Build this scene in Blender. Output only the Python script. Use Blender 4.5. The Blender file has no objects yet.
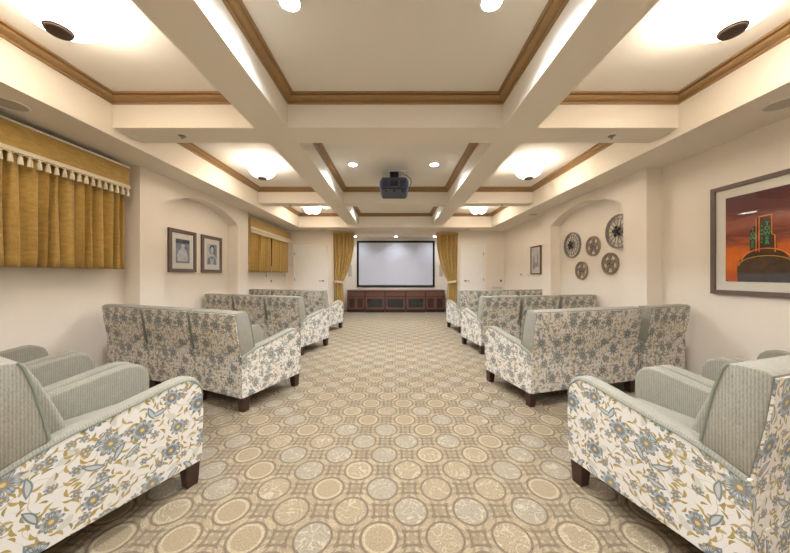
import bpy, bmesh, math, random
from math import sin, cos, pi, radians, sqrt
from mathutils import Vector, Matrix
random.seed(7)
scene = bpy.context.scene
col = scene.collection
EYE = 1.2
# ------------------------------------------------------------------ materials
class V:
    """tiny expression wrapper over shader math nodes"""
    def __init__(s, nt, sock): s.nt, s.s = nt, sock
    def _m(s, op, *a, clamp=False):
        n = s.nt.nodes.new('ShaderNodeMath'); n.operation = op; n.use_clamp = clamp
        for i, x in enumerate((s,) + a):
            if isinstance(x, V): s.nt.links.new(x.s, n.inputs[i])
            else: n.inputs[i].default_value = x
        return V(s.nt, n.outputs[0])
    def __add__(s, o): return s._m('ADD', o)
    __radd__ = __add__
    def __sub__(s, o): return s._m('SUBTRACT', o)
    def __mul__(s, o): return s._m('MULTIPLY', o)
    __rmul__ = __mul__
    def __truediv__(s, o): return s._m('DIVIDE', o)
    def rsub(s, o): return (s * -1.0) + o
    def lt(s, o): return s._m('LESS_THAN', o)
    def gt(s, o): return s._m('GREATER_THAN', o)
    def below(s, edge, w):        # soft s < edge
        return (s.rsub(edge) / w + 0.5)._m('MAXIMUM', 0.0)._m('MINIMUM', 1.0)
    def f(s, op, *a): return s._m(op, *a)

class MatB:
    def __init__(self, name):
        self.m = bpy.data.materials.new(name); self.m.use_nodes = True
        self.nt = self.m.node_tree; self.bsdf = self.nt.nodes['Principled BSDF']
    def node(self, t, **k):
        n = self.nt.nodes.new(t)
        for a, b in k.items(): setattr(n, a, b)
        return n
    def link(self, a, b): self.nt.links.new(a, b)
    def coord(self, kind):
        return self.node('ShaderNodeTexCoord').outputs[kind]
    def sep(self, sock):
        n = self.node('ShaderNodeSeparateXYZ'); self.link(sock, n.inputs[0])
        return [V(self.nt, o) for o in n.outputs]
    def comb(self, x, y, z=0.0):
        n = self.node('ShaderNodeCombineXYZ')
        for i, q in enumerate((x, y, z)):
            if isinstance(q, V): self.link(q.s, n.inputs[i])
            else: n.inputs[i].default_value = q
        return n.outputs[0]
    def noise(self, sock, scale, detail=2, rough=.5, dist=0.0):
        n = self.node('ShaderNodeTexNoise'); n.inputs['Scale'].default_value = scale
        n.inputs['Detail'].default_value = detail; n.inputs['Roughness'].default_value = rough
        n.inputs['Distortion'].default_value = dist
        if sock is not None: self.link(sock, n.inputs['Vector'])
        return V(self.nt, n.outputs[0])
    def mix(self, fac, a, b):
        n = self.node('ShaderNodeMix'); n.data_type = 'RGBA'; n.clamp_factor = True
        if isinstance(fac, V): self.link(fac.s, n.inputs[0])
        else: n.inputs[0].default_value = fac
        for i, q in ((6, a), (7, b)):
            if isinstance(q, tuple): n.inputs[i].default_value = (*q, 1)
            else: self.link(q, n.inputs[i])
        return n.outputs[2]
    def base(self, c):
        if isinstance(c, tuple): self.bsdf.inputs['Base Color'].default_value = (*c, 1)
        else: self.link(c, self.bsdf.inputs['Base Color'])
    def bump(self, h, strength=.3, dist=.002):
        n = self.node('ShaderNodeBump'); n.inputs['Strength'].default_value = strength
        n.inputs['Distance'].default_value = dist
        self.link(h.s, n.inputs['Height']); self.link(n.outputs[0], self.bsdf.inputs['Normal'])
    def set(self, **k):
        for a, b in k.items(): self.bsdf.inputs[a.replace('_', ' ')].default_value = b

def srgb(r, g, b):
    f = lambda c: (c/255/12.92) if c/255 <= .04045 else ((c/255+.055)/1.055)**2.4
    return (f(r), f(g), f(b))

def m_plain(name, c, rough=.6, metal=0.0, var=.04, nscale=8, bump=0.0, bscale=200, coat=0.0):
    b = MatB(name); o = b.coord('Object')
    n = b.noise(o, nscale, 3)
    b.base(b.mix(n, tuple(x*(1-var) for x in c), tuple(min(1, x*(1+var)) for x in c)))
    b.set(Roughness=rough, Metallic=metal)
    if coat: b.bsdf.inputs['Coat Weight'].default_value = coat
    if bump: b.bump(b.noise(o, bscale, 3), bump, .001)
    return b.m

def m_emit(name, c, strength, base=(.8, .8, .8)):
    b = MatB(name); b.base(base)
    b.bsdf.inputs['Emission Color'].default_value = (*c, 1)
    n = b.noise(b.coord('Object'), 3, 1)
    s = n * (strength*.1) + strength*.95
    b.link(s.s, b.bsdf.inputs['Emission Strength'])
    return b.m

def m_wood(name, dark, light, rough=.4, scale=3, coat=.2):
    b = MatB(name); x, y, z = b.sep(b.coord('Object'))
    v = b.comb(x*6.0, y*6.0, z*6.0)
    g = b.noise(v, scale, 4, .6, 1.5)
    g2 = b.noise(b.comb(x*60.0, y*60.0, z*9.0), 2, 2)
    b.base(b.mix(g*.7+g2*.3, dark, light)); b.set(Roughness=rough)
    b.bsdf.inputs['Coat Weight'].default_value = coat
    return b.m

def m_floral():
    b = MatB('floral_fabric')
    uv = b.coord('UV'); u, v, _ = b.sep(uv)
    def voro(scale, rnd, ox, oy):
        n = b.node('ShaderNodeTexVoronoi', voronoi_dimensions='2D', feature='F1')
        n.inputs['Scale'].default_value = 1.0; n.inputs['Randomness'].default_value = rnd
        cx, cy = u*scale+ox, v*scale+oy
        b.link(b.comb(cx, cy), n.inputs['Vector'])
        px, py, _ = b.sep(n.outputs['Position'])
        sc = b.node('ShaderNodeSeparateColor'); b.link(n.outputs['Color'], sc.inputs[0])
        r = [V(b.nt, o) for o in sc.outputs]
        return cx-px, cy-py, r, V(b.nt, n.outputs['Distance'])
    cream = (.74, .705, .655); gold = (.39, .275, .075); gold2 = (.47, .36, .15)
    c = cream
    # vines
    nz = b.noise(b.comb(u+3.0, v+1.0), 7.5, 1, .4, .6)
    vine = (nz-.5).f('ABSOLUTE').below(.0065, .006)
    c = b.mix(vine*.8, c, (.42, .33, .20))
    # pale ghost leaves
    def leaf(c, scale, ox, a_, b_, curve, cola, colb, thr, amount=1.0, outline=None):
        dx, dy, r, d = voro(scale, .9, ox, ox*1.7)
        an = r[0]*6.2832
        ca, sa = an.f('COSINE'), an.f('SINE')
        lx = dx*ca + dy*sa; ly = dy*ca - dx*sa
        ly = ly - lx*lx*curve
        w = (lx/a_); prof = (w*w).rsub(1.0).f('MAXIMUM', 0.0)
        e = ly.f('ABSOLUTE')/(b_) - prof
        inside = e.below(-.02, .18) * (r[1].gt(thr))
        cc = b.mix(r[2], cola, colb)
        if outline:
            core = e.below(-.45, .15)
            cc = b.mix(core*.75, cc, outline)
        return b.mix(inside*amount, c, cc)
    c = leaf(c, 11, 7.3, .42, .17, .5, (.56, .55, .48), (.62, .58, .47), .35, .8)
    c = leaf(c, 22, 1.1, .46, .13, .9, gold, gold2, .12)
    c = leaf(c, 27, 4.7, .44, .12, -.8, gold, (.30, .24, .10), .25)
    c = leaf(c, 9, 11.9, .38, .12, .35, (.13, .18, .23), (.22, .24, .24), .5, 1, (.60, .60, .55))
    def flower(c, scale, rnd, ox, R, n, cola, colb, thr, centre=True, ghost=.35):
        dx, dy, r, d = voro(scale, rnd, ox, ox*.6)
        rr = (dx*dx+dy*dy).f('SQRT')
        th = dy._m('ARCTAN2', dx)
        ph = (th + r[0]*6.28)*(n/2)
        pet = ph.f('COSINE').f('ABSOLUTE')
        lim = (pet.f('POWER', .55)*.62 + .38)*R*(r[1]*.3+.75)
        q = rr/lim
        on = r[2].gt(thr)
        m = q.below(1.0, .10)*on
        body = b.mix(r[0], cola, colb)
        inner = ((q-.70).f('ABSOLUTE').below(.13, .08))*(pet.gt(.55))
        body = b.mix(inner*.8, body, (.50, .53, .52))
        vein = pet.gt(.965)*(q.gt(.3))
        body = b.mix(vein*.6, body, (.10, .13, .16))
        if centre:
            body = b.mix((rr/R).below(.27, .05), body, (.34, .24, .10))
            body = b.mix((rr/R).below(.15, .05), body, (.62, .50, .25))
        return b.mix(m, c, body)
    c = flower(c, 13.5, .8, 2.3, .29, 6, (.20, .20, .21), (.30, .27, .22), .42)
    c = flower(c, 6.6, .6, 5.9, .33, 9, (.15, .175, .20), (.26, .27, .265), .22)
    wv = b.noise(b.comb(u*900.0, v*900.0), 1, 1)
    b.base(c); b.set(Roughness=.85); b.bsdf.inputs['Sheen Weight'].default_value = .1
    b.bump(wv, .25, .0006)
    return b.m

def m_green():
    b = MatB('sage_woven_fabric'); u, v, _ = b.sep(b.coord('UV'))
    rib = (u*2*pi*110).f('SINE')*.5+.5
    n = b.noise(b.comb(u*320.0, v*80.0), 1, 2)
    n2 = b.noise(b.comb(u*60.0, v*18.0), 1, 2)
    k = rib*.22+n*.55+n2*.23
    b.base(b.mix((k-.5)*1.5+.5, srgb(110, 106, 92), srgb(174, 168, 152)))
    b.set(Roughness=.9); b.bsdf.inputs['Sheen Weight'].default_value = .15
    b.bump(rib*.6+n*.4, .35, .0012)
    return b.m

def m_gold():
    b = MatB('gold_curtain_fabric'); x, y, z = b.sep(b.coord('Object'))
    n = b.noise(b.comb(x*90.0, y*90.0, z*260.0), 1, 3)
    n2 = b.noise(b.comb(x*14.0, y*14.0, z*40.0), 1, 2)
    k = n*.6+n2*.4
    b.base(b.mix((k-.5)*1.6+.5, srgb(150, 118, 50), srgb(216, 180, 102)))
    b.set(Roughness=.75); b.bsdf.inputs['Sheen Weight'].default_value = .25
    b.bump(n, .3, .001)
    return b.m

def m_carpet():
    b = MatB('patterned_carpet'); o = b.coord('Object'); x, y, z = b.sep(o)
    a = .302
    wob = b.noise(o, 9, 1)
    wx = (wob-.5)*.010
    xx = x+wx; yy = y-wx
    def lat(ox, oy):
        gx = (xx-ox)/a; gy = (yy-oy)/a
        ix = gx.f('ROUND'); iy = gy.f('ROUND')
        dx = (gx-ix)*a; dy = (gy-iy)*a
        wn = b.node('ShaderNodeTexWhiteNoise', noise_dimensions='3D')
        b.link(b.comb(ix, iy, 3.0+ox*10), wn.inputs['Vector'])
        return dx, dy, (dx*dx+dy*dy).f('SQRT'), V(b.nt, wn.outputs['Value'])
    ax, ay, da, ra = lat(-.075, 1.297)
    bx, by, db, rb = lat(.076, 1.448)
    near = da.lt(db)
    d = da.f('MINIMUM', db); d2 = da.f('MAXIMUM', db)
    rr = near*ra + (near.rsub(1.0))*rb
    fib = b.noise(b.comb(x*120.0, y*120.0), 1, 3, .8)
    fib2 = b.noise(b.comb(x*420.0, y*300.0), 1, 1)
    squig = b.noise(o, 17, 0, .5, 1.2)
    sqm = (squig-.5).f('ABSOLUTE').below(.03, .03)
    cream = srgb(156, 138, 107); brown = srgb(78, 58, 35); tan = srgb(134, 115, 85); grey = srgb(134, 124, 106); pale = srgb(142, 126, 98)
    # ring field between circles
    patch = b.node('ShaderNodeTexVoronoi', voronoi_dimensions='2D'); patch.inputs['Scale'].default_value = 17
    b.link(o, patch.inputs['Vector'])
    pc = b.node('ShaderNodeSeparateColor'); b.link(patch.outputs['Color'], pc.inputs[0])
    c = b.mix(V(b.nt, pc.outputs[0]), tan, cream)
    c = b.mix(sqm*.5*((V(b.nt, pc.outputs[1])).gt(.4)), c, srgb(170, 154, 123))
    # radial dividers in the ring
    ang = (near*(ay._m('ARCTAN2', ax)) + near.rsub(1.0)*(by._m('ARCTAN2', bx)))
    rad = (((ang*4.0).f('COSINE')).gt(.93)) * d.gt(.088)
    c = b.mix(rad*.55, c, brown)
    # outer arcs (each circle's wide ring cuts across its neighbours' rings)
    l1 = (d-.118).f('ABSOLUTE').below(.0062, .004)
    l2 = (d2-.128).f('ABSOLUTE').below(.0046, .004)
    c = b.mix((l1+l2*.6).f('MINIMUM', 1.0)*.95, c, brown)
    # medallions
    fill = b.mix(rr, tan, pale)
    fill = b.mix(rr.gt(.62), fill, grey)
    fill = b.mix(sqm*(rr.gt(.3))*1.0, fill, srgb(170, 157, 131))
    fill = b.mix((d-.069).f('ABSOLUTE').below(.006, .005)*(rr.lt(.4)), fill, srgb(166, 149, 117))
    inner = d.below(.082, .003)
    c = b.mix(inner, c, fill)
    c = b.mix((d-.0845).f('ABSOLUTE').below(.0058, .004), c, brown)
    c = b.mix((fib-.5)*6.0+.38, c, b.mix(.62, c, srgb(92, 70, 42)))
    c = b.mix((fib2-.5)*4.0+.2, c, b.mix(.5, c, (.48, .42, .32)))
    b.base(c); b.set(Roughness=.95); b.bsdf.inputs['Sheen Weight'].default_value = .1
    b.bump(fib*.6+fib2*.5, .5, .003)
    return b.m

def m_glass(name, tint=(1, 1, 1), rough=.02, alpha=.08):
    b = MatB(name); b.base(tint); b.set(Roughness=rough, Alpha=alpha)
    b.bsdf.inputs['Specular IOR Level'].default_value = .8
    n = b.noise(b.coord('Object'), 4, 1); b.link((n*.01+rough).s, b.bsdf.inputs['Roughness'])
    # thin pane: mostly transparent with a mirror film
    nt = b.nt; out = nt.nodes['Material Output']
    tr = b.node('ShaderNodeBsdfTransparent'); gl = b.node('ShaderNodeBsdfGlossy'); gl.inputs['Roughness'].default_value = rough
    fr = b.node('ShaderNodeFresnel'); fr.inputs['IOR'].default_value = 1.5
    mx = b.node('ShaderNodeMixShader'); geo = b.node('ShaderNodeNewGeometry'); b.link((V(nt, fr.outputs[0])*(V(nt, geo.outputs['Backfacing']).rsub(1.0))).s, mx.inputs[0])
    b.link(tr.outputs[0], mx.inputs[1]); b.link(gl.outputs[0], mx.inputs[2]); b.link(mx.outputs[0], out.inputs[0])
    return b.m

def m_bowl():
    b = MatB('frosted_bowl_glass'); b.base((.9, .84, .72)); b.set(Roughness=.35)
    b.bsdf.inputs['Emission Color'].default_value = (1, .915, .81, 1)
    n = b.noise(b.coord('Object'), 5, 2)
    b.link((n*BOWL_E*.5 + BOWL_E*.75).s, b.bsdf.inputs['Emission Strength'])
    return b.m

BOWL_E = 4.1; WARM_P = 1.6; LED_P = 58
WARM = (1.0, .91, .80); COOL = (.88, .94, 1.0)
M = {}
M['wall'] = m_plain('cream_wall_paint', srgb(243, 233, 220), .75, var=.012, nscale=3, bump=.08, bscale=260)
M['ceil'] = m_plain('ceiling_paint', srgb(238, 231, 221), .8, var=.01, nscale=2, bump=.05, bscale=260)
M['beam'] = m_plain('beam_paint', srgb(240, 230, 215), .75, var=.01, nscale=2, bump=.05, bscale=260)
M['white'] = m_plain('white_paint', srgb(236, 232, 224), .5, var=.01)
M['door'] = m_plain('door_paint', srgb(249, 246, 242), .45, var=.01)
M['crown'] = m_wood('crown_stained_wood', srgb(136, 104, 66), srgb(180, 144, 96), .42)
M['darkwood'] = m_wood('dark_brown_wood', srgb(42, 24, 18), srgb(72, 42, 32), .35)
M['cabwood'] = m_wood('cabinet_walnut_wood', srgb(74, 46, 38), srgb(128, 88, 74), .35)
M['cabdark'] = m_wood('cabinet_panel_wood', srgb(40, 23, 20), srgb(72, 44, 37), .35)
M['frame'] = m_wood('frame_taupe_wood', srgb(96, 80, 74), srgb(124, 106, 98), .45)
M['frame2'] = m_wood('frame_brown_wood', srgb(92, 68, 50), srgb(120, 94, 70), .45)
M['floral'] = m_floral(); M['green'] = m_green(); M['gold'] = m_gold(); M['carpet'] = m_carpet()
M['piping'] = m_plain('sage_piping_cord', srgb(128, 132, 116), .85, var=.08, nscale=200)
M['tassel'] = m_plain('ivory_tassel_fringe', srgb(226, 214, 188), .9, var=.08, nscale=90)
M['black'] = m_plain('black_plastic', (.012, .012, .014), .35, var=.1)
M['velvet'] = m_plain('black_velvet_border', (.004, .004, .005), .9, var=.1)
M['screen'] = m_plain('projection_screen_cloth', srgb(208, 212, 226), .8, var=.004)
M['proj'] = m_plain('projector_grey_plastic', srgb(62, 68, 86), .38, var=.06)
M['proj2'] = m_plain('projector_dark_plastic', srgb(38, 42, 54), .45, var=.06)
M['steel'] = m_plain('brushed_nickel', srgb(150, 142, 132), .35, 1.0, var=.06, nscale=60)
M['bronze'] = m_plain('brushed_bronze', srgb(96, 78, 68), .42, .6, var=.08, nscale=60)
M['reel_a'] = m_plain('antique_pewter', srgb(150, 142, 134), .5, .1, var=.2, nscale=40)
M['reel_b'] = m_plain('antique_brass', srgb(150, 130, 112), .5, .1, var=.2, nscale=40)
M['mat'] = m_plain('picture_mat_board', srgb(226, 222, 212), .9, var=.01)
M['grille'] = m_plain('speaker_grille', srgb(196, 186, 172), .6, var=.05, nscale=300)
M['glass'] = m_glass('picture_glass')
M['smoke'] = m_plain('smoked_glass', (.012, .016, .018), .08, var=.1, nscale=20, coat=.6)
M['bowl'] = m_bowl()
M['led'] = m_emit('led_lens', COOL, 14)
M['window'] = m_plain('window_glass_night', (.02, .022, .03), .08, var=.1)

# ------------------------------------------------------------------ mesh helpers
def finish(bm, name, mat, parent=None, smooth=None, uv=True):
    bmesh.ops.recalc_face_normals(bm, faces=bm.faces)
    if uv:
        L = bm.loops.layers.uv.new('UVMap')
        for f in bm.faces:
            n = f.normal; ax = max(range(3), key=lambda i: abs(n[i]))
            for l in f.loops:
                p = l.vert.co
                l[L].uv = (p.y, p.z) if ax == 0 else ((p.x, p.z) if ax == 1 else (p.x, p.y))
    me = bpy.data.meshes.new(name); bm.to_mesh(me); bm.free()
    mats = mat if isinstance(mat, list) else [mat]
    for m in mats: me.materials.append(m)
    if smooth is not None:
        me.polygons.foreach_set('use_smooth', [True]*len(me.polygons))
        try: me.set_sharp_from_angle(angle=radians(smooth))
        except Exception: pass
    o = bpy.data.objects.new(name, me); col.objects.link(o)
    if parent is not None: o.parent = parent
    return o

def box(bm, x0, x1, y0, y1, z0, z1, bev=0, seg=2, mi=0):
    r = bmesh.ops.create_cube(bm, size=1.0)
    vs = r['verts']
    for v in vs:
        v.co = Vector((x0+(v.co.x+.5)*(x1-x0), y0+(v.co.y+.5)*(y1-y0), z0+(v.co.z+.5)*(z1-z0)))
    fs = {f for v in vs for f in v.link_faces}
    for f in fs: f.material_index = mi
    if bev:
        es = list({e for v in vs for e in v.link_edges})
        bmesh.ops.bevel(bm, geom=es, offset=bev, segments=seg, profile=.5, affect='EDGES', clamp_overlap=True)
    return vs

def prism(bm, pts, axis, a, b, bev=0, seg=2, mi=0):
    """pts 2-D outline; axis 'x': pts are (y,z); 'y': (x,z); 'z': (x,y)"""
    def P(p, t):
        return {'x': (t, p[0], p[1]), 'y': (p[0], t, p[1]), 'z': (p[0], p[1], t)}[axis]
    A = [bm.verts.new(P(p, a)) for p in pts]; B = [bm.verts.new(P(p, b)) for p in pts]
    f1 = bm.faces.new(A); f2 = bm.faces.new(B[::-1]); n = len(pts)
    fs = [f1, f2]
    for i in range(n): fs.append(bm.faces.new((A[i], A[(i+1) % n], B[(i+1) % n], B[i])))
    for f in fs: f.material_index = mi
    bmesh.ops.recalc_face_normals(bm, faces=fs)
    if bev:
        es = list(f1.edges)+list(f2.edges)
        bmesh.ops.bevel(bm, geom=es, offset=bev, segments=seg, profile=.5, affect='EDGES', clamp_overlap=True)
    return A, B

def lathe(bm, prof, cx=0, cy=0, n=32, mi=0, cap=True):
    rings = []
    for r, z in prof:
        if r < 1e-6: rings.append([bm.verts.new((cx, cy, z))])
        else: rings.append([bm.verts.new((cx+r*cos(2*pi*i/n), cy+r*sin(2*pi*i/n), z)) for i in range(n)])
    for A, B in zip(rings, rings[1:]):
        if len(A) == 1 and len(B) == 1: continue
        for i in range(n):
            j = (i+1) % n
            if len(A) == 1: f = bm.faces.new((A[0], B[i], B[j]))
            elif len(B) == 1: f = bm.faces.new((A[i], A[j], B[0]))
            else: f = bm.faces.new((A[i], A[j], B[j], B[i]))
            f.material_index = mi
    if cap:
        for R in (rings[0], rings[-1]):
            if len(R) > 1: bm.faces.new(R).material_index = mi

def tube(bm, pts, r, n=8, closed=False, mi=0):
    pts = [Vector(p) for p in pts]; rings = []
    N = len(pts); up = Vector((0, 0, 1))
    for i, p in enumerate(pts):
        a = pts[(i-1) % N] if (closed or i > 0) else p
        c = pts[(i+1) % N] if (closed or i < N-1) else p
        t = (c-a).normalized()
        ref = Vector((1, 0, 0)) if abs(t.x) < .9 else Vector((0, 1, 0))
        s = t.cross(ref).normalized(); q = t.cross(s)
        rings.append([bm.verts.new(p+s*r*cos(2*pi*k/n)+q*r*sin(2*pi*k/n)) for k in range(n)])
    rng = range(N) if closed else range(N-1)
    for i in rng:
        A, B = rings[i], rings[(i+1) % N]
        for k in range(n):
            bm.faces.new((A[k], A[(k+1) % n], B[(k+1) % n], B[k])).material_index = mi
    if not closed:
        bm.faces.new(rings[0]); bm.faces.new(rings[-1][::-1])

def NB(): return bmesh.new()
def struct(name, bm, mat, parent=None, smooth=None):
    o = finish(bm, name, mat, parent, smooth)
    if parent is None: o['kind'] = 'structure'
    return o
def thing(name, label, cat, loc=(0, 0, 0), rz=0, group=None):
    o = bpy.data.objects.new(name, None); col.objects.link(o)
    o.location = loc; o.rotation_euler = (0, 0, rz); o.empty_display_size = .1
    o['label'] = label; o['category'] = cat
    if group: o['group'] = group
    return o
def tag(o, label, cat, group=None):
    o['label'] = label; o['category'] = cat
    if group: o['group'] = group
    return o
def children(o): return [c for c in bpy.data.objects if c.parent == o]
def copy_tree(o, parent=None):
    c = o.copy(); col.objects.link(c)
    if parent is not None: c.parent = parent
    for ch in children(o): copy_tree(ch, c)
    return c

# ------------------------------------------------------------------ room shell
W = 3.275; WN = 3.085; ZS = 2.51; ZB = 2.59; ZC = 2.89; ZR = 2.81
YB = -2.35; D = 8.57; DA = 9.56; AX = 1.74; ZH = 2.42
bm = NB(); box(bm, -W-.3, W+.3, YB-.3, DA+.3, -.12, 0); struct('floor', bm, M['carpet'])

def side_wall(sgn, name, ya, yb, n1, n2):
    bm = NB()
    X = lambda v: sgn*v
    box(bm, min(X(W), X(W+.2)), max(X(W), X(W+.2)), YB-.2, D+.01, 0, 3.1)
    # thick niche wall with segmental arch
    c = n2-n1; rise = .24; R = (c*c/4+rise*rise)/(2*rise); zs = 2.16; zc = zs+rise-R; yc = (n1+n2)/2
    a0 = math.asin((c/2)/R)
    arc = [(yc+R*sin(a), zc+R*cos(a)) for a in [a0-2*a0*i/28 for i in range(29)]]
    pts = [(ya, 0), (ya, 2.7), (yb, 2.7), (yb, 0), (n2, 0)]+arc+[(n1, 0)]
    # split in strips to stay convex
    prism(bm, [(ya, 0), (ya, 2.7), (n1, 2.7), (n1, 0)], 'x', X(WN), X(W+.01))
    prism(bm, [(n2, 0), (n2, 2.7), (yb, 2.7), (yb, 0)], 'x', X(WN), X(W+.01))
    for p, q in zip(arc, arc[1:]):
        prism(bm, [(p[0], p[1]), (p[0], 2.7), (q[0], 2.7), (q[0], q[1])], 'x', X(WN), X(W+.01))
    bmesh.ops.remove_doubles(bm, verts=bm.verts, dist=.0005)
    bmesh.ops.delete(bm, geom=[f for f in bm.faces if abs(f.normal.y) > .999 and f.calc_center_median().z > 2.2
                               and n1+.001 < f.calc_center_median().y < n2-.001], context='FACES_ONLY')
    struct(name, bm, M['wall'])
side_wall(-1, 'wall_left', 3.44, 5.97, 3.80, 5.58)
side_wall(1, 'wall_right', 3.50, 5.99, 3.86, 5.66)
bm = NB()
box(bm, -W-.2, -AX, D, D+.15, 0, 3.1); box(bm, AX, W+.2, D, D+.15, 0, 3.1); box(bm, -AX, AX, D, D+.15, ZH, 3.1)
box(bm, -AX-.15, -AX, D+.15, DA, 0, ZH+.1); box(bm, AX, AX+.15, D+.15, DA, 0, ZH+.1)
box(bm, -AX-.15, AX+.15, D+.15, DA+.15, ZH, ZH+.1)
box(bm, -AX-.15, AX+.15, DA, DA+.15, 0, ZH)
struct('wall_front', bm, M['wall'])
bm = NB(); box(bm, -W-.2, W+.2, YB-.2, YB, 0, 3.1); struct('wall_back', bm, M['wall'])

# ceiling with soffits and beams
SX = 2.68; BX0, BX1 = 1.02, 1.34
bays = [(-1.85, .41), (.73, 2.70), (3.01, 5.56), (5.82, 7.91)]
bm = NB(); box(bm, -W-.2, W+.2, YB-.2, D+.2, ZC, ZC+.2); struct('ceiling', bm, M['ceil'])
bm = NB()
for s in (-1, 1):
    box(bm, min(s*SX, s*(W+.1)), max(s*SX, s*(W+.1)), YB, D+.05, ZS, ZC+.01)
    box(bm, min(s*BX0, s*BX1), max(s*BX0, s*BX1), bays[0][0]-.01, bays[3][1]+.01, ZB, ZC+.01)
box(bm, -SX, SX, bays[3][1], D+.05, ZS, ZC+.01); box(bm, -SX, SX, YB, bays[0][0], ZS, ZC+.01)
for i in range(3):
    y0, y1 = bays[i][1], bays[i+1][0]
    for x0, x1 in ((-SX, -BX1), (-BX0, BX0), (BX1, SX)): box(bm, x0, x1, y0, y1, ZB, ZC+.01)
struct('ceiling_beams', bm, M['beam'])
# crown mouldings: one ring per coffer
cprof = [(0, 0), (.016, 0), (.016, .014), (.006, .018), (.010, .024), (.026, .030), (.045, .042), (.056, .056), (.044, .058), (.044, .064), (.074, .066), (.074, .08), (0, .08)]
tn = 1
for (y0, y1) in bays:
    for x0, x1 in ((-SX, -BX1), (-BX0, BX0), (BX1, SX)):
        bm = NB(); rings = []
        for px, py, qx, qy in ((x0, y0, 1, 1), (x1, y0, -1, 1), (x1, y1, -1, -1), (x0, y1, 1, -1)):
            rings.append([bm.verts.new((px+qx*(p+.0), py+qy*(p+.0), ZR+z)) for p, z in cprof])
        for i in range(4):
            A, B = rings[i], rings[(i+1) % 4]
            for k in range(len(cprof)):
                k2 = (k+1) % len(cprof); bm.faces.new((A[k], A[k2], B[k2], B[k]))
        struct('trim_%d' % tn, bm, M['crown']); tn += 1
# baseboards
def bb(name, segs):
    bm = NB()
    for s in segs: box(bm, *s, 0, .1, .004, 1)
    struct(name, bm, M['white'])
bb('baseboard_left', [(-W, -W+.014, YB, 3.44), (-WN, -WN+.014, 3.44, 3.80), (-WN, -WN+.014, 5.58, 5.97), (-W, -W+.014, 5.985, D)])
bb('baseboard_right', [(W-.014, W, YB, 3.50), (WN-.014, WN, 3.50, 3.86), (WN-.014, WN, 5.66, 5.99), (W-.014, W, 6.005, D)])
bb('baseboard_front', [(-W+.014, -3.09, D-.014, D), (-2.03, -AX, D-.014, D), (AX, 1.95, D-.014, D), (2.71, W-.014, D-.014, D), (-AX, AX, DA-.014, DA)])

# doors
def door(name, x0, x1, lever_left):
    bm = NB(); box(bm, x0, x1, D-.022, D-.002, .01, 2.03, .003, 1)
    d = struct(name, bm, M['door'])
    bm = NB()
    for a, b_, c, e in ((x0-.055, x0-.006, 0, 2.085), (x1+.006, x1+.055, 0, 2.085), (x0-.006, x1+.006, 2.036, 2.085)):
        box(bm, a, b_, D-.03, D-.001, c, e, .006, 2)
    finish(bm, 'door_frame', M['door'], d)
    hx = x0+.07 if lever_left else x1-.07; s = 1 if lever_left else -1
    bm = NB()
    A, B = prism(bm, [(hx+.028*cos(2*pi*i/16), 1.01+.028*sin(2*pi*i/16)) for i in range(16)], 'y', D-.034, D-.022)
    tube(bm, [(hx, D-.03, 1.01), (hx, D-.07, 1.01), (hx+s*.02, D-.075, 1.012), (hx+s*.12, D-.072, 1.008)], .009)
    finish(bm, 'door_handle', M['steel'], d, 40)
    hh = x1+.003 if lever_left else x0-.003
    for z in (.25, 1.05, 1.82):
        bm = NB(); tube(bm, [(hh, D-.034, z-.045), (hh, D-.034, z+.045)], .008)
        finish(bm, 'hinge', M['steel'], d, 40)
door('door_1', -3.02, -2.10, False)
door('door_2', 2.02, 2.64, True)

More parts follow.
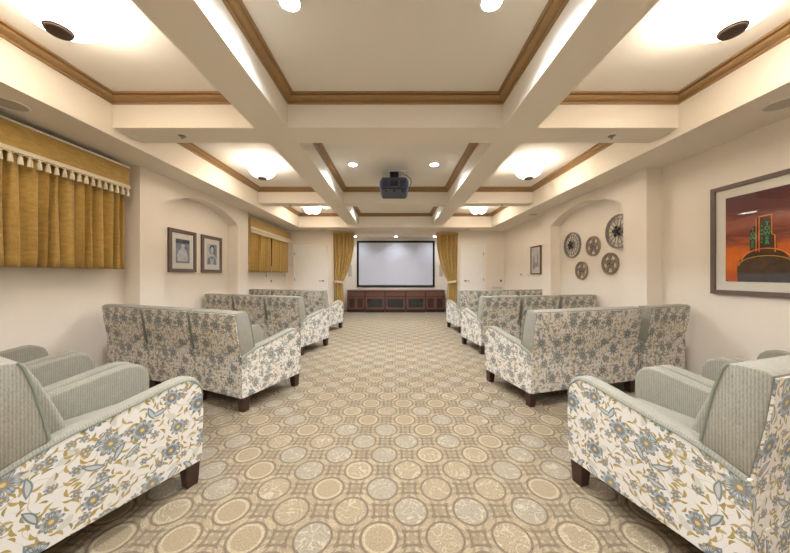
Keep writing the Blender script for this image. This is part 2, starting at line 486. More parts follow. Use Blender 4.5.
# ------------------------------------------------------------------ seating
AT = .088        # arm thickness
def fy(s): return .35-s
arm_prof = [(.012, .13), (.006, .25), (.001, .40), (-.002, .50), (.003, .547), (.018, .585), (.045, .612), (.085, .626), (.13, .626),
            (.20, .614), (.30, .594), (.42, .572), (.53, .555), (.63, .528), (.720, .490), (.720, .13)]
def shrink(pts, d):
    n = len(pts); out = []
    for i in range(n):
        a, p, c = Vector(pts[i-1]), Vector(pts[i]), Vector(pts[(i+1) % n])
        t1 = (p-a).normalized(); t2 = (c-p).normalized()
        n1 = Vector((t1.y, -t1.x)); n2 = Vector((t2.y, -t2.x)); m = (n1+n2).normalized()
        k = d/max(.4, m.dot(n1)); out.append(tuple(p+m*k))
    return out
def make_seat(name, label, cat, width, nseat):
    t = thing(name, label, cat)
    h = width/2
    prof = [(fy(s), z) for s, z in arm_prof]
    for sg in (-1, 1):
        bm = NB(); prism(bm, prof, 'x', sg*h*1.0-sg*.006, sg*(h-AT), .016, 3)
        arm = finish(bm, 'arm', M['green'], t, 35)
        pin = []
        for s_, z in arm_prof:
            k = max(0, min(1, (z-.45)/.12)) if s_ < .5 else 1
            pin.append((fy(max(s_, .002)+(.012*k if s_ < .06 else 0)), z-(.015 if z > .57 or (s_ > .3 and z > .4) else .008*k if z > .45 else 0)))
        bm = NB(); prism(bm, pin, 'x', sg*(h-.012), sg*h, .002, 1)
        q = finish(bm, 'outer_panel', M['floral'], arm, 35); q['label'] = 'floral printed outer side'
        bm = NB(); top = [(sg*(h-.001), p[0], p[1]) for p in pin[3:-1]]
        tube(bm, top, .0042, 6); finish(bm, 'piping', M['piping'], arm, 40)
    # back
    bp = [(fy(.590), .540), (fy(.605), .64), (fy(.628), .76), (fy(.652), .850), (fy(.668), .872), (fy(.69), .878), (fy(.755), .876),
          (fy(.776), .864), (fy(.756), .69), (fy(.728), .53), (fy(.720), .492), (fy(.64), .520)]
    BI = .013
    bm = NB(); prism(bm, bp, 'x', -h+BI, h-BI, .010, 2)
    back = finish(bm, 'backrest', M['green'], t, 35)
    for sg in (-1, 1):
        bm = NB(); tube(bm, [(sg*(h-BI-.002), fy(.590), .546), (sg*(h-BI-.002), fy(.605), .64), (sg*(h-BI-.002), fy(.628), .76), (sg*(h-BI-.002), fy(.652), .848), (sg*(h-BI-.004), fy(.668), .872)], .0055, 6)
        finish(bm, 'piping', M['piping'], back, 40)
    bm = NB()
    prism(bm, [(fy(.719), .132), (fy(.719), .488), (fy(.728), .488), (fy(.728), .132)], 'x', -h+.001, h-.001, .002, 1)
    prism(bm, [(fy(.719), .486), (fy(.726), .53), (fy(.755), .69), (fy(.775), .856), (fy(.783), .854), (fy(.763), .688), (fy(.735), .528), (fy(.728), .486)], 'x', -h+BI+.006, h-BI-.006, .002, 1)
    q = finish(bm, 'back_panel', M['floral'], t, 35); q['label'] = 'floral printed rear panel'
    iw = (width-2*AT)/nseat
    for k in range(nseat):
        x0 = -h+AT+iw*k; x1 = x0+iw
        bm = NB(); prism(bm, [(fy(.47), .405), (fy(.50), .50), (fy(.545), .64), (fy(.59), .76), (fy(.63), .845), (fy(.70), .85), (fy(.72), .40)], 'x', x0+.003, x1-.003, .02, 3)
        finish(bm, 'back_cushion', M['green'], t, 35)
        bm = NB(); box(bm, x0+.003, x1-.003, fy(.66), fy(.02), .285, .425, .03, 4)
        finish(bm, 'seat_cushion', M['green'], t, 35)
    bm = NB(); box(bm, -h+AT-.004, h-AT+.004, fy(.73), fy(.04), .132, .30, .005, 1)
    q = finish(bm, 'seat_base', M['floral'], t, 35); q['label'] = 'floral printed base rail'
    for sx in (-1, 1):
        for s_ in (.052, .675):
            cx, cy = sx*(h-.046), fy(s_); bm = NB()
            a, c = .038, .029
            vs0 = [bm.verts.new((cx+u*a, cy+v*a, .14)) for u, v in ((-1, -1), (1, -1), (1, 1), (-1, 1))]
            vs1 = [bm.verts.new((cx+sx*.004+u*c, cy+v*c, 0)) for u, v in ((-1, -1), (1, -1), (1, 1), (-1, 1))]
            bm.faces.new(vs0); bm.faces.new(vs1[::-1])
            for i in range(4): bm.faces.new((vs0[i], vs0[(i+1) % 4], vs1[(i+1) % 4], vs1[i]))
            bmesh.ops.bevel(bm, geom=list(bm.edges), offset=.003, segments=1, affect='EDGES')
            finish(bm, 'leg', M['darkwood'], t)
    return t
CW = .645; LW = 1.30; GAP = .012
proto = {'c': make_seat('armchair', 'x', 'armchair', CW, 1), 'l': make_seat('loveseat', 'x', 'loveseat', LW, 2)}
used = {'c': False, 'l': False}
def row(side, P, items, group):
    x, y = P
    gp = .022 if side > 0 else GAP
    for kind, deg, label in items:
        w = CW if kind == 'c' else LW
        th = radians(deg)
        u = Vector((-side*sin(th), cos(th))); out = Vector((side*cos(th), sin(th)))
        c = Vector((x, y)) + out*(w/2) + u*.35
        if used[kind]: o = copy_tree(proto[kind])
        else: o = proto[kind]; used[kind] = True
        o.location = (c.x, c.y, 0); o.rotation_euler = (0, 0, side*th)
        o['label'] = label; o['group'] = group
        g_ = .10 if kind == 'l' and side > 0 and y < 4 else gp
        x += out.x*(w+g_); y += out.y*(w+g_)
F = 'sage green armchair with floral sides, '
row(-1, (-1.40, 1.02), [('c', 24, F+'nearest on the left, beside the aisle'),
    ('c', 22, F+'middle one of the nearest left row'), ('c', 20, F+'beside the left wall in the nearest left row')], 'nearest left row of seats')
row(-1, (-1.305, 2.47), [('c', 23, F+'aisle end of the second left row'),
    ('c', 18.5, F+'middle one of the second left row'), ('c', 18.5, F+'wall end of second left row, below the near window')], 'second left row of seats')
row(-1, (-1.375, 4.20), [('c', 21, F+'aisle end of the third left row'),
    ('c', 20, F+'middle one of the third left row'), ('c', 20, F+'wall end of third left row by niche')], 'third left row of seats')
row(-1, (-1.41, 5.80), [('l', 19, 'floral two-seat loveseat in the farthest left row, near the left curtain'),
    ('c', 19, F+'wall end of the farthest left row')], 'farthest left row of seats')
row(1, (1.215, 1.01), [('c', 17, F+'nearest on the right, beside the aisle'),
    ('c', 17, F+'middle one of the nearest right row'), ('c', 17, F+'below the sunset picture, nearest right row')], 'nearest right row of seats')
row(1, (1.20, 2.57), [('l', 15.5, 'floral two-seat loveseat at the aisle end of the second right row'),
    ('c', 18, F+'beside the right wall, next to the nearer loveseat')], 'second right row of seats')
row(1, (1.27, 4.28), [('c', 11, F+'aisle end of the third right row'),
    ('c', 10, F+'middle one of the third right row'), ('c', 9, F+'third right row, below the film reels')], 'third right row of seats')
row(1, (1.285, 5.85), [('l', 10, 'floral two-seat loveseat in the farthest right row, near the right curtain'),
    ('c', 10, F+'wall end of the farthest right row')], 'farthest right row of seats')

# ------------------------------------------------------------------ screen, alcove, cabinets
t = thing('projection_screen', 'large wide white projection screen with black border on the alcove wall', 'screen', (0.01, DA-.001, .783))
bm = NB(); box(bm, -1.24, 1.24, -.035, -.02, .055, 1.485); finish(bm, 'screen_surface', M['screen'], t)
bm = NB()
for a in ((-1.30, -1.235, .0, 1.54), (1.235, 1.30, 0, 1.54), (-1.235, 1.235, 0, .06), (-1.235, 1.235, 1.48, 1.54)):
    box(bm, a[0], a[1], -.05, -.0, a[2], a[3], .004, 1)
finish(bm, 'screen_border', M['velvet'], t)

CY = 9.0; CZ = .70
def pull(bm, x, z, y): tube(bm, [(x-.035, y, z), (x-.03, y-.018, z), (x+.03, y-.018, z), (x+.035, y, z)], .004, 6)
def cabinet(name, label, x0, x1, yf, kind, group):
    t = thing(name, label, 'cabinet', ((x0+x1)/2, yf, 0), 0, group)
    w = (x1-x0)/2
    bm = NB(); box(bm, -w, w, .02, DA-.02-yf, .07, CZ-.03); box(bm, -w+.005, w-.005, .05, DA-.03-yf, 0, .07)
    finish(bm, 'body', M['cabdark'], t)
    def panel(nm, a, c, z0, z1, inner, fr=.04):
        bm = NB()
        for q in ((a, a+fr, z0, z1), (c-fr, c, z0, z1), (a+fr, c-fr, z0, z0+fr), (a+fr, c-fr, z1-fr, z1)):
            box(bm, q[0], q[1], -.002, .02, q[2], q[3], .003, 1)
        d = finish(bm, nm, M['cabwood'], t)
        bm = NB(); box(bm, a+fr, c-fr, .006, .018, z0+fr, z1-fr)
        finish(bm, 'door_pane' if inner == M['smoke'] else 'raised_panel', inner, d)
        return d
    bm = NB(); box(bm, -w+.02, w-.02, -.002, .02, CZ-.19, CZ-.045, .005, 2)
    dr = finish(bm, 'drawer', M['cabwood'], t)
    bm = NB(); pull(bm, 0, CZ-.115, -.002); finish(bm, 'handle', M['bronze'], dr, 40)
    if kind == 'glass':
        d = panel('door', -w+.02, w-.02, .10, CZ-.21, M['smoke'], .055)
        bm = NB(); pull(bm, w-.10, CZ-.24, -.002); finish(bm, 'handle', M['bronze'], d, 40)
    else:
        for s in (-1, 1):
            a, c = (-w+.02, -.004) if s < 0 else (.004, w-.02)
            d = panel('door', a, c, .10, CZ-.21, M['cabdark'], .045)
            bm = NB(); tube(bm, [(s*.022, -.012, CZ-.28), (s*.022, -.012, CZ-.34)], .005, 6); finish(bm, 'handle', M['bronze'], d, 40)
    return t
g = 'walnut cabinets below the screen'
xs = [-1.53, -.965, -.33, .325, .955, 1.56]
cabinet('media_cabinet', 'dark walnut cabinet with two panelled doors, left end under the screen', xs[0], xs[1]-.004, CY+.03, 'w', g)
cabinet('media_cabinet', 'dark walnut cabinet with smoked glass door, left one of three below screen', xs[1], xs[2]-.004, CY-.03, 'glass', g)
cabinet('media_cabinet', 'dark walnut cabinet with smoked glass door, centred below screen', xs[2], xs[3]-.004, CY-.03, 'glass', g)
cabinet('media_cabinet', 'dark walnut cabinet with smoked glass door, right one of three below screen', xs[3], xs[4]-.004, CY-.03, 'glass', g)
cabinet('media_cabinet', 'dark walnut cabinet with two panelled doors, right end under the screen', xs[4], xs[5], CY+.03, 'w', g)
bm = NB()
prism(bm, [(xs[0]-.02, DA-.015), (xs[0]-.02, CY+.005), (xs[1]-.015, CY+.005), (xs[1]-.015, CY-.055), (xs[4]+.012, CY-.055), (xs[4]+.012, CY+.005), (xs[5]+.02, CY+.005), (xs[5]+.02, DA-.015)], 'z', CZ-.03, CZ+.002, .004, 1)
tag(finish(bm, 'cabinet_top', M['cabwood']), 'long dark walnut top running over the cabinets below the screen', 'countertop')

# in-wall loudspeakers beside the screen
for s, lab in ((-1, 'narrow white in-wall speaker left of the screen beside the curtain'), (1, 'narrow white in-wall speaker right of the screen beside the curtain')):
    t = thing('wall_speaker', lab, 'speaker', (s*1.53, DA, 1.12), 0, 'in-wall speakers beside the screen')
    bm = NB(); box(bm, -.075, .075, -.012, 0, 0, .42, .004, 1); finish(bm, 'speaker_frame', M['white'], t)
    bm = NB(); box(bm, -.062, .062, -.015, -.011, .014, .406, .002, 1); finish(bm, 'grille', M['grille'], t)

# tied curtains beside the alcove
def tied(side, label):
    t = thing('curtain', label, 'curtain', (0, 0, 0), 0, 'tied gold curtains framing the screen')
    xo = 1.86; ztop = 2.445; zt = .98
    nu, nv = 90, 60; bm = NB(); G = []
    for j in range(nv+1):
        z = ztop*(1-j/nv)+.02*(j/nv)
        if z > zt:
            q = (ztop-z)/(ztop-zt); w = .63*(1-.57*q**2.3); o = .03*q
            amp = .055*(1-.5*q**2)
        else:
            q = (zt-z)/zt; w = .27+.03*min(1, q*2); amp = .02+.012*q; o = .03
        row_ = []
        for i in range(nu+1):
            a = i/nu
            ph = a*2*pi*5.5
            y = D-.075 + amp*sin(ph+.5*sin(3*a*pi)) + .012*sin(ph*2.3+j*.03)
            x = side*(xo-o-w*a-.006*sin(ph*2))
            if abs(z-zt) < .06: y += .02*(1-abs(z-zt)/.06)*0
            row_.append(bm.verts.new((x, y, z)))
        G.append(row_)
    for j in range(nv):
        for i in range(nu): bm.faces.new((G[j][i], G[j][i+1], G[j+1][i+1], G[j+1][i]))
    c = finish(bm, 'drape', M['gold'], t, 60, uv=False)
    m = c.modifiers.new('thickness', 'SOLIDIFY'); m.thickness = .004
    bm = NB(); box(bm, min(side*1.86, side*1.22), max(side*1.86, side*1.22), D-.12, D-.03, ztop-.07, ztop+.005, .012, 2)
    finish(bm, 'heading', M['gold'], t, 40)
    bm = NB()
    for dz in (-.03, 0.0, .03):
        pts = []
        cx = side*(xo-.03-.135)
        for k in range(24):
            a = 2*pi*k/24
            pts.append((cx+.15*cos(a), D-.075+.062*sin(a), zt+dz*.8+.02*cos(a)*side))
        tube(bm, pts, .011, 6, True)
    finish(bm, 'tieback', M['tassel'], t, 50)
tied(-1, 'gold floor-length curtain tied back at the left of the screen')
tied(1, 'gold floor-length curtain tied back at the right of the screen')

# ------------------------------------------------------------------ window curtains with valance
def window_set(idx, y0, y1, split, panels, vlabel, clabels):
    bm = NB(); ym = (y0+y1)/2
    for a in ((y0+.12, y0+.17, 1.36, 2.36), (y1-.17, y1-.12, 1.36, 2.36), (y0+.17, y1-.17, 1.36, 1.41), (y0+.17, y1-.17, 2.31, 2.36), (ym-.02, ym+.02, 1.41, 2.31)):
        box(bm, -W, -W+.03, a[0], a[1], a[2], a[3], .004, 1)
    w = struct('window_%d' % idx, bm, M['white'])
    bm = NB(); box(bm, -W+.002, -W+.012, y0+.17, y1-.17, 1.41, 2.31); finish(bm, 'window_glass', M['window'], w)
    v = thing('valance', vlabel, 'valance', (0, 0, 0), 0, 'gold valances over the left windows')
    zt, zb = 2.43, 2.216
    bm = NB(); box(bm, -3.11, -3.09, y0, y1, zb-.03, zt, .005, 2); box(bm, -W, -3.11, y0, y0+.02, zb-.03, zt, .003, 1); box(bm, -W, -3.11, y1-.02, y1, zb-.03, zt, .003, 1)
    finish(bm, 'fabric_cornice', M['gold'], v)
    bm = NB(); box(bm, -W, -3.085, y0-.004, y1+.004, zt, zt+.018, .003, 1); finish(bm, 'top_board', M['white'], v)
    bm = NB(); box(bm, -3.09, -3.077, y0-.005, y1+.005, zb-.022, zb+.014, .004, 2); box(bm, -3.275, -3.09, y1, y1+.006, zb-.022, zb+.014)
    band = finish(bm, 'braid', M['tassel'], v)
    n = int((y1-y0)/.062); 
    base = None
    for k in range(n):
        y = y0+.03+(y1-y0-.06)*k/(n-1)
        if base is None:
            bm = NB()
            lathe(bm, [(.0, -.022), (.006, -.024), (.008, -.032), (.012, -.040), (.008, -.048), (.014, -.056), (.017, -.085), (.019, -.112), (.0, -.114)], 0, 0, 10)
            tube(bm, [(0, -.031, -.02), (0, -.016, -.034), (0, 0, -.026), (0, .016, -.034), (0, .031, -.02)], .0035, 5)
            o = finish(bm, 'tassel', M['tassel'], v, 50); base = o
        else:
            o = base.copy(); col.objects.link(o)
        o.location = (-3.083, y, zb)
    for (a, b_, nf, amp), lab in zip(panels, clabels):
        t = thing('curtain', lab, 'curtain', (0, 0, 0), 0, 'short gold curtains on the left windows')
        bm = NB(); nu = max(40, int((b_-a)*150)); nv = 16; G = []
        rr = random.Random(idx*10+int(a*10)); p1 = rr.random()*6
        for j in range(nv+1):
            q = j/nv; z = 2.35+(1.262-2.35)*q; r_ = []
            for i in range(nu+1):
                u = i/nu; y = a+(b_-a)*u
                ph = 2*pi*nf*u + .9*sin(2*pi*u*nf/3.3+p1)
                s = sin(ph)
                x = -3.16 + amp*(.75+.25*q)*(abs(s)**.7*(1 if s > 0 else -1)) + .006*sin(ph*2.2+q*2)
                r_.append(bm.verts.new((x, y+.008*sin(ph*1.3+q*3), z)))
            G.append(r_)
        for j in range(nv):
            for i in range(nu): bm.faces.new((G[j][i], G[j][i+1], G[j+1][i+1], G[j+1][i]))
        c = finish(bm, 'drape', M['gold'], t, 60, uv=False)
        m = c.modifiers.new('thickness', 'SOLIDIFY'); m.thickness = .004
        bm = NB(); tube(bm, [(-3.165, a, 2.345), (-3.165, b_, 2.345)], .009, 8); finish(bm, 'curtain_rod', M['steel'], t, 40)
window_set(1, 1.25, 3.31, None, [(1.27, 3.30, 21, .042)], 'wide gold fabric valance with ivory tassel fringe over the near left window',
           ['short pleated gold curtain covering the near left window'])
window_set(2, 6.08, 8.42, None, [(6.10, 7.24, 10, .026), (7.26, 8.40, 7, .013)], 'gold fabric valance with ivory tassel fringe over the far left window',
           ['pleated gold curtain panel on the nearer half of the far left window', 'flatter gold curtain panel on the farther half of the far left window'])
# draw wands hanging below the far curtains
for k, (y, z) in enumerate(((7.10, 1.14), (8.28, 1.14))):
    bm = NB(); tube(bm, [(-3.215, y, 2.30), (-3.215, y, z+.05)], .004, 6); tube(bm, [(-3.215, y, z+.05), (-3.215, y, z)], .009, 8)
    tag(finish(bm, 'curtain_wand', M['steel'], None, 40), ('thin curtain wand hanging between the two far window curtain panels', 'thin curtain wand at the far end of the far window curtains')[k], 'curtain wand', 'curtain wands')

# ------------------------------------------------------------------ pictures
def picture(name, label, sgn, xw, yc, z0, w, h, fr, matw, framemat, printmat, group=None, cat='picture'):
    """hangs on a side wall; local x runs along the wall (to the viewer's right), local -y out of the wall"""
    rz = pi/2 if sgn < 0 else -pi/2
    t = thing(name, label, cat, (sgn*xw, yc, z0), rz, group)
    bm = NB(); a = w/2
    for x0, x1, z0_, z1 in ((-a, -a+fr, 0, h), (a-fr, a, 0, h), (-a+fr, a-fr, 0, fr), (-a+fr, a-fr, h-fr, h)):
        box(bm, x0, x1, -.032, 0, z0_, z1, .004, 2)
    finish(bm, 'frame', framemat, t)
    bm = NB(); box(bm, -a+fr, a-fr, -.014, -.003, fr, h-fr); finish(bm, 'mat', M['mat'], t)
    px, pz = a-fr-matw, fr+matw
    bm = NB(); box(bm, -px, px, -.016, -.013, pz, h-pz); pr = finish(bm, 'print', printmat, t)
    bm = NB(); box(bm, -a+fr, a-fr, -.024, -.022, fr, h-fr); finish(bm, 'glass', M['glass'], t)
    return t, pr, px, pz

def shape(name, parent, pts, mat, y0, y1):
    bm = NB(); prism(bm, pts, 'y', y0, y1); return finish(bm, name, mat, parent)
def ell(cx, cz, rx, rz, n=20, a0=0, a1=2*pi):
    return [(cx+rx*cos(a0+(a1-a0)*i/n), cz+rz*sin(a0+(a1-a0)*i/n)) for i in range(n if a1-a0 > 6.2 else n+1)]
def m_print(name, c0, c1, scale):
    b = MatB(name); o = b.coord('Object'); n = b.noise(o, scale, 4, .6)
    b.base(b.mix((n-.5)*2.5+.5, c0, c1)); b.set(Roughness=.5); return b.m
g0 = m_print('print_grey', srgb(96, 104, 118), srgb(150, 156, 168), 12)
g1 = m_print('print_pale', srgb(170, 174, 184), srgb(214, 214, 220), 20)
g2 = m_print('print_dark', srgb(50, 54, 64), srgb(88, 92, 104), 16)
t, pr, px, pz = picture('framed_photograph', 'grey framed black and white photo of a seated person, left of the niche pair', -1, W, 4.37, 1.234, .56, .645, .055, .085, M['frame'], g0, 'framed photographs in the left niche')
e = .0005
shape('print_band', pr, [(-px, .44), (px, .44), (px, .50), (-px, .50)], g2, -.0168, -.016)
shape('print_figure', pr, [(-.11, .17), (-.12, .26), (-.07, .34), (-.03, .37), (.03, .37), (.07, .33), (.10, .24), (.09, .17)], g1, -.0174, -.016)
shape('print_head', pr, ell(.0, .41, .034, .045), g1, -.018, -.016)
shape('print_hair', pr, ell(.004, .432, .036, .026, 14, 0, pi), g2, -.0186, -.016)
t, pr, px, pz = picture('framed_photograph', 'grey framed black and white photo of a person head and shoulders, right of niche pair', -1, W, 5.06, 1.232, .55, .645, .055, .085, M['frame'], g1, 'framed photographs in the left niche')
shape('print_shade', pr, [(.05, .33), (px, .25), (px, .50), (.03, .50)], g0, -.0166, -.016)
shape('print_shoulders', pr, [(-.12, .145), (-.11, .25), (-.04, .29), (.04, .29), (.11, .25), (.12, .145)], g0, -.0174, -.016)
shape('print_shirt', pr, [(-.035, .145), (-.05, .27), (0, .22), (.05, .27), (.035, .145)], g1, -.018, -.016)
shape('print_hair', pr, ell(0, .41, .07, .085), g2, -.0182, -.016)
shape('print_head', pr, ell(.0, .395, .045, .065), g1, -.019, -.016)

t, pr, px, pz = picture('framed_poster', 'small brown framed pale poster on the right wall beyond the niche', 1, W, 6.62, 1.205, .48, .655, .03, .03, M['frame2'], m_print('poster_pale', srgb(176, 160, 150), srgb(226, 220, 224), 9))
shape('print_figure', pr, [(-.14, .12), (-.12, .40), (-.06, .46), (-.05, .12)], g0, -.0168, -.016)
shape('print_figure', pr, [(.06, .18), (.05, .44), (.10, .50), (.13, .18)], g0, -.0168, -.016)
shape('print_dome', pr, ell(0, .22, .07, .06), m_print('poster_red', srgb(150, 110, 104), srgb(180, 140, 130), 20), -.0174, -.016)

# big sunset picture
def m_sunset():
    b = MatB('sunset_print'); o = b.coord('Object'); x, y, z = b.sep(o)
    n = b.noise(b.comb(x*2.2, z*9.0), 1.4, 5, .6, .8); n2 = b.noise(b.comb(x*30.0, z*2.5), 1, 2)
    h = (z-.18)/.72 + (n-.5)*.35
    cr = b.node('ShaderNodeValToRGB'); b.link(h.s, cr.inputs[0]); e = cr.color_ramp.elements
    e[0].position = 0; e[0].color = (*srgb(196, 84, 20), 1); e[1].position = 1; e[1].color = (*srgb(92, 44, 44), 1)
    for p, c in ((.2, srgb(232, 120, 34)), (.38, srgb(214, 104, 40)), (.50, srgb(120, 56, 50)), (.66, srgb(168, 92, 70)), (.82, srgb(112, 52, 50))):
        q = e.new(p); q.color = (*c, 1)
    b.base(b.mix((n2-.45)*.6, cr.outputs[0], srgb(120, 60, 20))); b.set(Roughness=.5); return b.m
PYC = 2.94-.72
t, pr, px, pz = picture('framed_picture', 'large framed sunset picture of a neon theatre tower on the right wall', 1, W, PYC, 1.005, 1.44, 1.07, .042, .085, M['frame'], m_sunset())
pd = m_print('print_tower_brown', srgb(52, 40, 30), srgb(92, 70, 50), 14)
po = m_print('print_neon_orange', srgb(240, 110, 24), srgb(255, 160, 60), 14)
pg = m_print('print_neon_green', srgb(24, 170, 110), srgb(70, 210, 150), 14)
pk = m_print('print_roof_dark', srgb(54, 56, 66), srgb(92, 90, 92), 10)
# local x = (PYC - Y): tower centre at Y about 2.50
tx = PYC-2.515; zb = pz
shape('print_dome', pr, [(tx-.20, zb), (tx-.205, zb+.14)]+[(tx-.19*cos(a), zb+.17+.12*sin(a)) for a in [pi*i/16 for i in range(17)]]+[(tx+.205, zb+.14), (tx+.20, zb)], pd, -.0166, -.016)
shape('print_wall', pr, [(tx-.20, zb), (tx-.20, zb+.07), (tx+.30, zb+.08), (tx+.42, zb+.10), (tx+.45, zb)], pk, -.0169, -.016)
shape('print_trees', pr, [(tx+.14, zb+.08), (tx+.16, zb+.22), (tx+.24, zb+.30), (tx+.34, zb+.28), (tx+.40, zb+.20), (px, zb+.26), (px, zb+.08)], pd, -.0164, -.016)
shape('print_tower', pr, [(tx-.105, zb+.25), (tx-.105, zb+.47), (tx-.062, zb+.52), (tx-.055, zb+.58), (tx+.047, zb+.585), (tx+.052, zb+.43), (tx+.072, zb+.42), (tx+.085, zb+.25)], pd, -.0172, -.016)
def strip(nm, pts, w, m):
    bm = NB()
    for p, q in zip(pts, pts[1:]):
        d = Vector((q[0]-p[0], q[1]-p[1])); n = Vector((-d.y, d.x)).normalized()*w/2
        prism(bm, [(p[0]-n.x, p[1]-n.y), (q[0]-n.x, q[1]-n.y), (q[0]+n.x, q[1]+n.y), (p[0]+n.x, p[1]+n.y)], 'y', -.0178, -.0165)
    finish(bm, nm, m, pr)
strip('print_neon_line', [(tx-.060, zb+.27), (tx-.060, zb+.575)], .007, po)
strip('print_neon_line', [(tx-.038, zb+.27), (tx-.038, zb+.585), (tx+.045, zb+.59)], .007, po)
strip('print_neon_line', [(tx+.045, zb+.59), (tx+.048, zb+.42), (tx+.068, zb+.41), (tx+.070, zb+.26)], .007, po)
strip('print_neon_line', [(tx-.17*cos(a), zb+.185+.115*sin(a)) for a in [pi*i/14 for i in range(15)]], .009, po)
strip('print_neon_line', [(tx-.19*cos(a), zb+.15+.085*sin(a)) for a in [pi*i/14 for i in range(15)]], .007, m_print('print_neon_gold', srgb(210, 150, 50), srgb(236, 184, 80), 14))
def letter(ch, x, z, size, m, parent, y=-.0185):
    cu = bpy.data.curves.new('letter', 'FONT'); cu.body = ch; cu.size = size; cu.align_x = 'CENTER'; cu.extrude = .0004; cu.offset = size*.012
    tmp = bpy.data.objects.new('tmp', cu); col.objects.link(tmp)
    dg = bpy.context.evaluated_depsgraph_get(); dg.update()
    me = bpy.data.meshes.new_from_object(tmp.evaluated_get(dg)); bpy.data.objects.remove(tmp); bpy.data.curves.remove(cu)
    me.transform(Matrix.Translation((x, y, z)) @ Matrix.Rotation(pi/2, 4, 'X'))
    me.materials.clear(); me.materials.append(m)
    o = bpy.data.objects.new('letter', me); col.objects.link(o); o.parent = parent
for i, ch in enumerate('TOWER'):
    letter(ch, tx+.018, zb+.500-i*.041, .047, pg, pr)
    letter(ch, tx-.083, zb+.460-i*.038, .042, pg, pr)
    letter(ch, tx-.020, zb+.490-i*.036, .026, pg, pr)

# ------------------------------------------------------------------ film reels in the right niche
def ring(bm, r0, r1, y0, y1, n=48, cx=0, cz=0):
    vs = []
    for i in range(n):
        a = 2*pi*i/n; c, s = cos(a), sin(a)
        vs.append([bm.verts.new((cx+r*c, y, cz+r*s)) for r, y in ((r0, y0), (r1, y0), (r1, y1), (r0, y1))])
    for i in range(n):
        A, B = vs[i], vs[(i+1) % n]
        for k in range(4): bm.faces.new((A[k], A[(k+1) % 4], B[(k+1) % 4], B[k]))
def disc(bm, r, y0, y1, cx=0, cz=0, n=24): prism(bm, ell(cx, cz, r, r, n), 'y', y0, y1, .002, 1)
def reel(Y, Z, dia, big, label):
    t = thing('film_reel', label, 'film reel', (W, Y, Z), -pi/2, 'film reel wall decorations in the right niche')
    R = dia/2; m = M['reel_a'] if big else M['reel_b']
    bm = NB()
    if big:
        ring(bm, R*.92, R, -.034, -.022); ring(bm, R*.92, R, -.012, -.0)
        ring(bm, R*.72, R*.76, -.032, -.024)
        finish(bm, 'rim', m, t, 40)
        bm = NB()
        for k in range(8):
            a = 2*pi*k/8+.2
            for off in (-.22, .22):
                tube(bm, [(R*.28*cos(a), -.03, R*.28*sin(a)), (R*.62*cos(a+off), -.028, R*.62*sin(a+off)), (R*.95*cos(a+off*.6), -.028, R*.95*sin(a+off*.6))], .006, 6)
        for k in range(12):
            a = 2*pi*k/12; tube(bm, [(R*.96*cos(a), -.028, R*.96*sin(a)), (R*.96*cos(a), -.006, R*.96*sin(a))], .004, 5)
        finish(bm, 'spokes', m, t, 40)
        bm = NB(); disc(bm, R*.30, -.045, -.001); finish(bm, 'hub', m, t, 40)
        bm = NB()
        for k in range(5):
            a = 2*pi*k/5+.5; disc(bm, R*.09, -.058, -.044, R*.24*cos(a), R*.24*sin(a), 14)
        disc(bm, R*.14, -.064, -.044); finish(bm, 'sprocket', M['black'], t, 40)
    else:
        ring(bm, R*.80, R, -.022, -.0); ring(bm, R*.95, R, -.027, -.022); finish(bm, 'rim', m, t, 40)
        bm = NB(); disc(bm, R*.42, -.022, -.001)
        finish(bm, 'hub', m, t, 40)
        bm = NB()
        for k in range(5):
            a = 2*pi*k/5+pi/2
            n = Vector((-sin(a), cos(a)))*R*.13; n2 = n*1.5
            p, q = Vector((cos(a), sin(a)))*R*.36, Vector((cos(a), sin(a)))*R*.84
            prism(bm, [tuple(p-n), tuple(q-n2), tuple(q+n2), tuple(p+n)], 'y', -.02, -.002)
        finish(bm, 'spokes', m, t, 40)
        bm = NB()
        for k in range(5):
            a = 2*pi*k/5+pi/2+pi/5; disc(bm, R*.07, -.026, -.021, R*.27*cos(a), R*.27*sin(a), 12)
        disc(bm, R*.10, -.028, -.021); finish(bm, 'sprocket', M['black'], t, 40)
reel(5.256, 1.74, .47, True, 'large dark spoked film reel at the far left of the reel group')
reel(4.16, 1.83, .50, True, 'largest dark spoked film reel, highest, partly hidden by the niche edge')
reel(4.707, 1.667, .33, False, 'small bronze film reel in the upper middle, between the two large reels')
reel(4.997, 1.268, .32, False, 'small bronze film reel, lower left and lowest of the group')
reel(4.335, 1.366, .33, False, 'small bronze film reel at the lower right of the group')

# ------------------------------------------------------------------ projector
t = thing('projector', 'dark grey projector hanging from the ceiling of the centre coffer', 'projector', (-.02, 4.68, 2.530))
hw, hl = .225, .31
bm = NB()
prism(bm, [(-hw, .03), (-hw+.02, 0), (hw-.02, 0), (hw, .03), (hw, .10), (hw-.045, .165), (-hw+.045, .165), (-hw, .10)], 'y', -hl, hl, .012, 2)
finish(bm, 'body', M['proj'], t, 30)
bm = NB(); box(bm, -hw+.03, hw-.03, -hl+.02, hl-.03, -.012, .004, .006, 2); finish(bm, 'base_plate', M['proj2'], t)
bm = NB(); box(bm, -.07, .07, -hl-.006, -hl+.004, .03, .11, .003, 1)
for k in range(7): box(bm, -.19+.0, -.09, -hl-.004, -hl+.004, .035+k*.014, .041+k*.014)
for k in range(7): box(bm, .09, .19, -hl-.004, -hl+.004, .035+k*.014, .041+k*.014)
finish(bm, 'rear_vents', M['proj2'], t)
bm = NB(); lathe(bm, [(.0, 0), (.055, 0), (.055, .05), (.042, .055), (.042, .02), (0, .02)], 0, 0, 24)
